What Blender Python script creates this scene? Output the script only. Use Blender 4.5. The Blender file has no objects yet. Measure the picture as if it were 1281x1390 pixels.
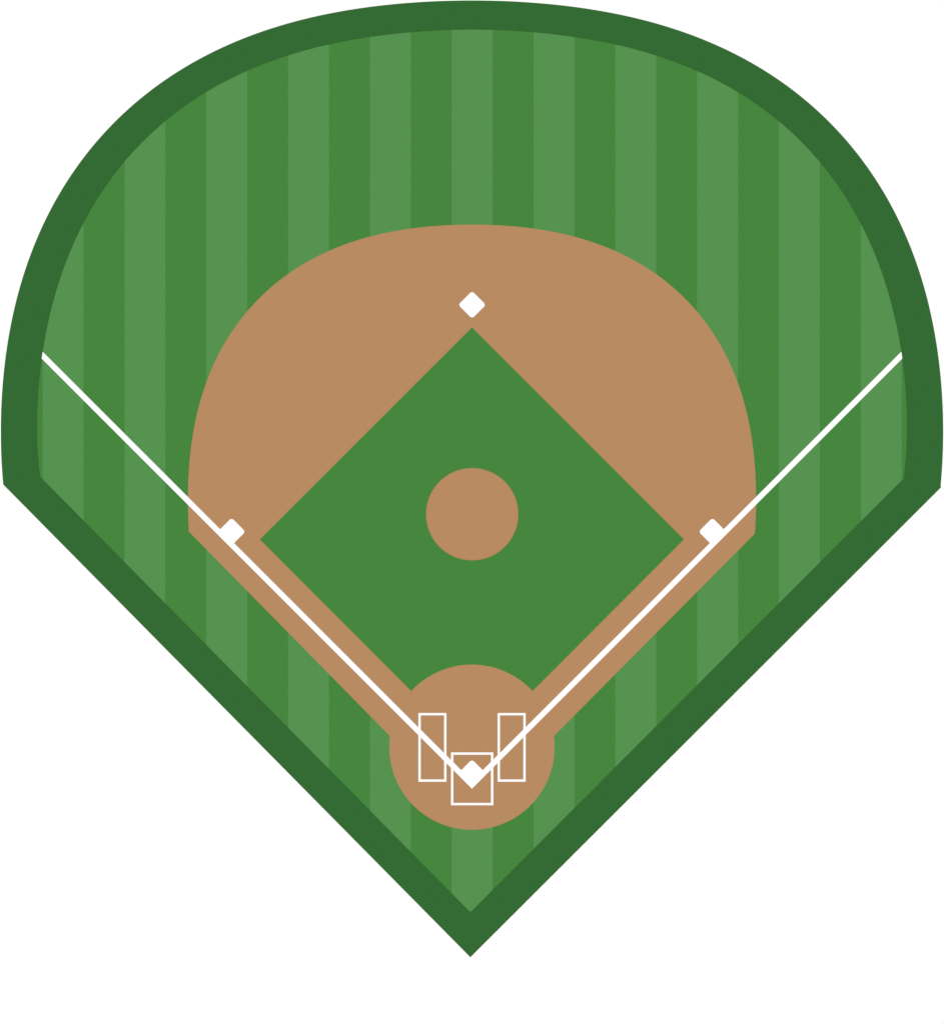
import bpy, bmesh, math
from mathutils import Vector

# ------------------------------------------------------------------ scale
# plan coordinates (u right, v down) are surveyed in plan units; one unit is 6 cm on the ground
U = 0.06
UC, VC = 640.5, 695.0
STRETCH = 1.00075

def W(p):
    return ((p[0] - UC) * U, (VC - p[1]) * U * STRETCH)

scene = bpy.context.scene
col = scene.collection

# ------------------------------------------------------------------ materials
def srgb(c):
    return tuple((x / 12.92 if x <= 0.04045 else ((x + 0.055) / 1.055) ** 2.4) for x in (v / 255.0 for v in c))

# ratio between a surface's base colour and the light it returns in this daylight, per channel
GAIN = (1.180, 1.175, 1.1715)

def base(c):
    return tuple(v / g for v, g in zip(srgb(c), GAIN))

def matte(name, c, grain=0.03, scale=14.0, stripes=None, bump=0.0):
    """matte surface: base colour with a fine procedural grain; stripes = second colour mown in bands along X"""
    m = bpy.data.materials.new(name)
    m.use_nodes = True
    nt = m.node_tree
    N, L = nt.nodes, nt.links
    b = N['Principled BSDF']
    b.inputs['Roughness'].default_value = 1.0
    b.inputs['Specular IOR Level'].default_value = 0.0
    tc = N.new('ShaderNodeTexCoord')
    rgb = N.new('ShaderNodeRGB')
    rgb.outputs[0].default_value = (*base(c), 1)
    out = rgb.outputs[0]
    if stripes:
        c2, first, period = stripes
        sx = N.new('ShaderNodeSeparateXYZ')
        L.new(tc.outputs['Object'], sx.inputs[0])
        a = N.new('ShaderNodeMath'); a.operation = 'SUBTRACT'; a.inputs[1].default_value = first
        L.new(sx.outputs[0], a.inputs[0])
        d = N.new('ShaderNodeMath'); d.operation = 'DIVIDE'; d.inputs[1].default_value = period * 2
        L.new(a.outputs[0], d.inputs[0])
        f = N.new('ShaderNodeMath'); f.operation = 'FRACT'
        L.new(d.outputs[0], f.inputs[0])
        lt = N.new('ShaderNodeMath'); lt.operation = 'LESS_THAN'; lt.inputs[1].default_value = 0.5
        L.new(f.outputs[0], lt.inputs[0])
        mx = N.new('ShaderNodeMix'); mx.data_type = 'RGBA'
        mx.inputs['A'].default_value = (*base(c), 1)
        mx.inputs['B'].default_value = (*base(c2), 1)
        L.new(lt.outputs[0], mx.inputs['Factor'])
        out = mx.outputs['Result']
    # fine grain of blades / soil: the same hue a hair lighter or darker
    nz = N.new('ShaderNodeTexNoise')
    nz.inputs['Scale'].default_value = scale
    nz.inputs['Detail'].default_value = 4.0
    L.new(tc.outputs['Object'], nz.inputs['Vector'])
    mr = N.new('ShaderNodeMapRange')
    mr.inputs['From Min'].default_value = 0.25
    mr.inputs['From Max'].default_value = 0.75
    mr.inputs['To Min'].default_value = 1.0 - grain
    mr.inputs['To Max'].default_value = 1.0 + grain
    L.new(nz.outputs[0], mr.inputs['Value'])
    sc = N.new('ShaderNodeVectorMath'); sc.operation = 'SCALE'
    L.new(out, sc.inputs[0]); L.new(mr.outputs['Result'], sc.inputs['Scale'])
    L.new(sc.outputs[0], b.inputs['Base Color'])
    return m

MID, LIGHT, DARK, DIRT = (70, 134, 62), (86, 146, 80), (52, 106, 51), (184, 139, 98)
PERIOD = 55.5
M_turf = matte('mown_turf', MID, 0.025, 9.0, stripes=(LIGHT, (58.0 - UC) * U, PERIOD * U))
M_grass = matte('short_grass', MID, 0.025, 9.0)
M_border = matte('dark_turf', DARK, 0.025, 9.0)
M_dirt = matte('clay_dirt', DIRT, 0.02, 12.0)

def white(name, v, grain=0.004, scale=3.0):
    m = matte(name, (255, 255, 255), grain, scale)
    for n in m.node_tree.nodes:
        if n.type == 'RGB':
            n.outputs[0].default_value = (v, v, v, 1)
    return m
M_ground = white('white_ground', 0.87)
M_chalk = white('white_chalk', 0.87)
M_rubber = white('white_rubber', 0.87)

# ------------------------------------------------------------------ mesh helpers
def link(name, bm, mat, parent=None):
    bmesh.ops.recalc_face_normals(bm, faces=bm.faces[:])
    me = bpy.data.meshes.new(name)
    bm.to_mesh(me); bm.free()
    me.materials.append(mat)
    o = bpy.data.objects.new(name, me)
    col.objects.link(o)
    if parent: o.parent = parent
    return o

def to_local(o, origin):
    """put the object's origin at its base point on the ground"""
    ox, oy, oz = origin
    for v in o.data.vertices:
        v.co.x -= ox; v.co.y -= oy; v.co.z -= oz
    o.location = (ox, oy, oz)

def slab_bm(bm, pts, z0, z1):
    """solid slab over a plan outline: top, bottom and walls"""
    lo = [bm.verts.new((*W(p), z0)) for p in pts]
    hi = [bm.verts.new((*W(p), z1)) for p in pts]
    n = len(pts)
    top = bm.faces.new(hi)
    bot = bm.faces.new(lo[::-1])
    for i in range(n):
        j = (i + 1) % n
        bm.faces.new((lo[i], lo[j], hi[j], hi[i]))
    bmesh.ops.triangulate(bm, faces=[top, bot])

def slab(name, pts, z0, z1, mat, parent=None):
    bm = bmesh.new()
    slab_bm(bm, pts, z0, z1)
    return link(name, bm, mat, parent)

def frame(name, u0, v0, u1, v1, w, z0, z1, mat):
    """hollow rectangle marked as one closed line"""
    bm = bmesh.new()
    O = [(u0, v0), (u1, v0), (u1, v1), (u0, v1)]
    I = [(u0 + w, v0 + w), (u1 - w, v0 + w), (u1 - w, v1 - w), (u0 + w, v1 - w)]
    rings = {}
    for k, P in (('o', O), ('i', I)):
        for zz, z in (('l', z0), ('h', z1)):
            rings[k + zz] = [bm.verts.new((*W(p), z)) for p in P]
    for i in range(4):
        j = (i + 1) % 4
        bm.faces.new((rings['oh'][i], rings['oh'][j], rings['ih'][j], rings['ih'][i]))
        bm.faces.new((rings['ol'][i], rings['ol'][j], rings['il'][j], rings['il'][i]))
        bm.faces.new((rings['ol'][i], rings['ol'][j], rings['oh'][j], rings['oh'][i]))
        bm.faces.new((rings['il'][i], rings['il'][j], rings['ih'][j], rings['ih'][i]))
    return link(name, bm, mat)

def tag(o, label=None, cat=None, group=None, kind=None):
    if label: o['label'] = label
    if cat: o['category'] = cat
    if group: o['group'] = group
    if kind: o['kind'] = kind
    return o

# ------------------------------------------------------------------ plan curves
POW = (0, 2, 3, 4, 5, 6)
def arc(coef, vc, tmax, n=140):
    """symmetric arc bulging upwards in plan, left end to right end"""
    out = []
    for i in range(-n, n + 1):
        th = tmax * i / n
        a = abs(th)
        r = sum(c * a ** k for c, k in zip(coef, POW))
        out.append((UC + r * math.sin(th), vc - r * math.cos(th)))
    return out

OUTER = arc((659.3, 130.5351, 91.90056, -458.34861, 332.51883, -72.64397), 660, 1.566)
INNER = arc((619.8, 93.82185, 192.99406, -614.31051, 443.71659, -101.09474), 660, 1.548)
DIRTC = arc((419.99842, 85.8578, -23.58478, -187.51167, 160.51919, -36.62098), 725, 1.563)

# ------------------------------------------------------------------ the setting
# the pale ground all round, one sheet reaching the horizon
bm = bmesh.new()
R = 1500.0
vs = [bm.verts.new((R * math.cos(2 * math.pi * k / 48), R * math.sin(2 * math.pi * k / 48), 0)) for k in range(48)]
bm.faces.new(vs)
tag(link('ground', bm, M_ground), kind='structure')

# striped outfield turf; its edge runs a little way under the dark border
mid_ring = [((a[0] * 3 + b[0]) / 4, (a[1] * 3 + b[1]) / 4) for a, b in zip(INNER, OUTER)]
tag(slab('outfield_grass', mid_ring + [(1239, 652), (638.3, 1253), (42, 650)], 0.002, 0.020, M_turf),
    'green outfield turf mown in alternating light and darker vertical bands', kind='structure')

# clay of the infield: skinned arc, base paths and the round area about home plate, one sheet
HC, HR = (640.4, 1014.2), 112.1
def on_circle(p):
    return math.atan2(p[1] - HC[1], p[0] - HC[0])
a0, a1 = on_circle((752.0, 999.1)), on_circle((529.1, 999.1)) + (2 * math.pi if on_circle((529.1, 999.1)) < 0 else 0)
low = []
n = 120
for i in range(n + 1):
    t = a0 + (a1 - a0) * i / n
    low.append((HC[0] + HR * math.cos(t), HC[1] + HR * math.sin(t)))
outline = DIRTC[:-1] + [(1024.0, 724.6)] + low + [(256.9, 722.1)]
tag(slab('infield_dirt', outline, 0.004, 0.026, M_dirt),
    'tan clay infield with a rounded outer edge, base paths and circle around home plate', kind='structure')

# infield grass: square on its corner, bottom corner bitten off by the round clay area
b0, b1 = on_circle((722.9, 937.9)), on_circle((557.9, 937.9))
bite = []
for i in range(49):
    t = b0 + (b1 - b0) * i / 48
    bite.append((HC[0] + HR * math.cos(t), HC[1] + HR * math.sin(t)))
tag(slab('infield_grass', [(640.5, 444.4), (928.2, 732.2)] + bite + [(352.6, 732.2)], 0.006, 0.034, M_grass),
    'plain green infield turf, a square standing on its corner inside the clay', kind='structure')

# ------------------------------------------------------------------ dark border round the field
bm = bmesh.new()
oc = OUTER + [(1276.7, 661.8), (638.3, 1299.4), (4.3, 657.6)]
ic = INNER + [(1226.7, 648.9), (638.3, 1238.2), (54.3, 646.8)]
Z0, Z1 = 0.003, 0.05
rr = [[bm.verts.new((*W(p), z)) for p in P] for P in (oc, ic) for z in (Z0, Z1)]
m = len(oc)
for i in range(m):
    j = (i + 1) % m
    bm.faces.new((rr[1][i], rr[1][j], rr[3][j], rr[3][i]))
    bm.faces.new((rr[0][i], rr[0][j], rr[2][j], rr[2][i]))
    bm.faces.new((rr[0][i], rr[0][j], rr[1][j], rr[1][i]))
    bm.faces.new((rr[2][i], rr[2][j], rr[3][j], rr[3][i]))
tag(link('field_border', bm, M_border),
    'wide dark green border band running all the way round the striped field', 'border')

# ------------------------------------------------------------------ pitcher's mound, a very low dome
bm = bmesh.new()
mc, mr_, rise = (640.7, 698.0), 62.7, 0.10
rings = [1.0, 0.985, 0.93, 0.85, 0.7, 0.55, 0.4, 0.25, 0.12]
loops = []
for k, f in enumerate([None] + rings):
    z = 0.005 if f is None else 0.036 + rise * (0.5 + 0.5 * math.cos(math.pi * f))
    ff = 1.0 if f is None else f
    loops.append([bm.verts.new((*W((mc[0] + mr_ * ff * math.cos(2 * math.pi * i / 128), mc[1] + mr_ * ff * math.sin(2 * math.pi * i / 128))), z)) for i in range(128)])
for A, B in zip(loops, loops[1:]):
    for i in range(128):
        j = (i + 1) % 128
        bm.faces.new((A[i], A[j], B[j], B[i]))
bm.faces.new(loops[-1])
bm.faces.new(loops[0][::-1])
mound = link('pitchers_mound', bm, M_dirt)
to_local(mound, (*W(mc), 0.0))
for p in mound.data.polygons: p.use_smooth = len(p.vertices) == 4
tag(mound, 'round tan clay mound in the middle of the green infield square', 'mound')

# ------------------------------------------------------------------ white markings
ZL = 0.038
tip = (640.45, 1070.5)
LG = 'white foul lines from home plate to the border'
# each line ends under the border at the far end and is mitred against the other at the tip
lf = slab('foul_line', [tip, (52.0, tip[1] - (tip[0] - 52.0)), (52.0, tip[1] - (tip[0] - 52.0) - 10.5), (tip[0], tip[1] - 10.5)], 0.007, ZL, M_chalk)
tag(lf, 'long white line from home plate past third base to the border, on the left', 'foul line', LG)
rf = slab('foul_line', [tip, (tip[0], tip[1] - 10.5), (1229.0, tip[1] - (1229.0 - tip[0]) - 10.5), (1229.0, tip[1] - (1229.0 - tip[0]))], 0.007, ZL, M_chalk)
tag(rf, 'long white line from home plate past first base to the border, on the right', 'foul line', LG)

BG = "white outlined batter's boxes beside home plate"
ZB = 0.031
bl = frame('batters_box', 567.8, 967.8, 605.8, 1061.1, 3.15, 0.008, ZB, M_chalk)
tag(bl, 'tall narrow white outlined box left of home plate, crossed by the left foul line', "batter's box", BG)
br = frame('batters_box', 675.3, 967.8, 713.3, 1061.1, 3.15, 0.008, ZB, M_chalk)
tag(br, 'tall narrow white outlined box right of home plate, crossed by the right foul line', "batter's box", BG)
cb = frame('catchers_box', 612.0, 1021.3, 669.4, 1093.0, 3.15, 0.008, ZB + 0.002, M_chalk)
tag(cb, 'white outlined box around home plate, lowest and widest of the three boxes', "catcher's box")

# ------------------------------------------------------------------ bases
def diamond(h, r, n=8):
    """square on its corner, half diagonal h, corners rounded with radius r (plan units, about 0,0)"""
    pts = []
    for q in range(4):
        ang = q * math.pi / 2
        d = h - r * math.sqrt(2)
        cx, cy = d * math.cos(ang), d * math.sin(ang)
        for i in range(n + 1):
            t = ang - math.pi / 4 + (math.pi / 2) * i / n
            pts.append((cx + r * math.cos(t), cy + r * math.sin(t)))
    return pts

def make_base(name, c, h, r, z0, z1, ch):
    """cushion with a small chamfer round its top edge"""
    bm = bmesh.new()
    prof = [(1.0, z0), (1.0, z1 - ch), (1.0 - ch / (h * U), z1)]
    L_ = []
    for s, z in prof:
        L_.append([bm.verts.new((p[0] * U * s, -p[1] * U * s * STRETCH, z)) for p in diamond(h, r)])
    k = len(L_[0])
    for A, B in zip(L_, L_[1:]):
        for i in range(k):
            j = (i + 1) % k
            bm.faces.new((A[i], A[j], B[j], B[i]))
    bm.faces.new(L_[-1]); bm.faces.new(L_[0][::-1])
    o = link(name, bm, M_rubber)
    o.location = (*W(c), 0.0)
    return o

base_2 = make_base('base', (640.6, 413.9), 18.8, 3.9, 0.008, 0.10, 0.012)
SG = 'white square bases at the corners of the infield'
tag(base_2, 'white diamond base alone on the clay above the top corner of the infield grass', 'base', SG)
for (c, lab) in (((314.4, 721.7), 'white base against the left foul line, beside the left corner of the infield grass'),
                 ((966.6, 721.7), 'white base against the right foul line, beside the right corner of the infield grass')):
    o = base_2.copy()
    col.objects.link(o)
    o.location = (*W(c), 0.0)
    tag(o, lab, 'base', SG)

plate = make_base('home_plate', (640.5, 1049.6), 18.8, 3.9, 0.009, 0.045, 0.006)
tag(plate, 'white diamond home plate where the two foul lines meet', 'home plate')

# ------------------------------------------------------------------ daylight
ELEV = math.radians(88)
w = bpy.data.worlds.new('World')
scene.world = w
w.use_nodes = True
nt = w.node_tree
bg = nt.nodes['Background']
sky = nt.nodes.new('ShaderNodeTexSky')
sky.sky_type = 'NISHITA'
sky.sun_disc = False
sky.sun_elevation = ELEV
sky.sun_rotation = math.radians(0)
nt.links.new(sky.outputs[0], bg.inputs[0])
bg.inputs[1].default_value = 0.06

sl = bpy.data.lights.new('sun', 'SUN')
sl.energy = 4.0
sl.angle = math.radians(0.5)
sl.color = (1.0, 0.96, 0.89)
so = bpy.data.objects.new('sun', sl)
so.rotation_euler = (math.radians(-2), 0, 0)
so.location = (0, 0, 60)
col.objects.link(so)

# ------------------------------------------------------------------ camera, high above the field looking straight down
H = 240.0
cd = bpy.data.cameras.new('camera')
cam = bpy.data.objects.new('camera', cd)
col.objects.link(cam)
cam.location = (0, 0, H)
cd.sensor_fit = 'HORIZONTAL'
cd.sensor_width = 36.0
cd.lens = 36.0 * H / (1281 * U)
cd.clip_end = 5000.0
scene.camera = cam

scene.view_settings.view_transform = 'Standard'
scene.view_settings.look = 'None'
scene.view_settings.exposure = -0.264
scene.view_settings.gamma = 1.0
scene.view_settings.use_curve_mapping = False
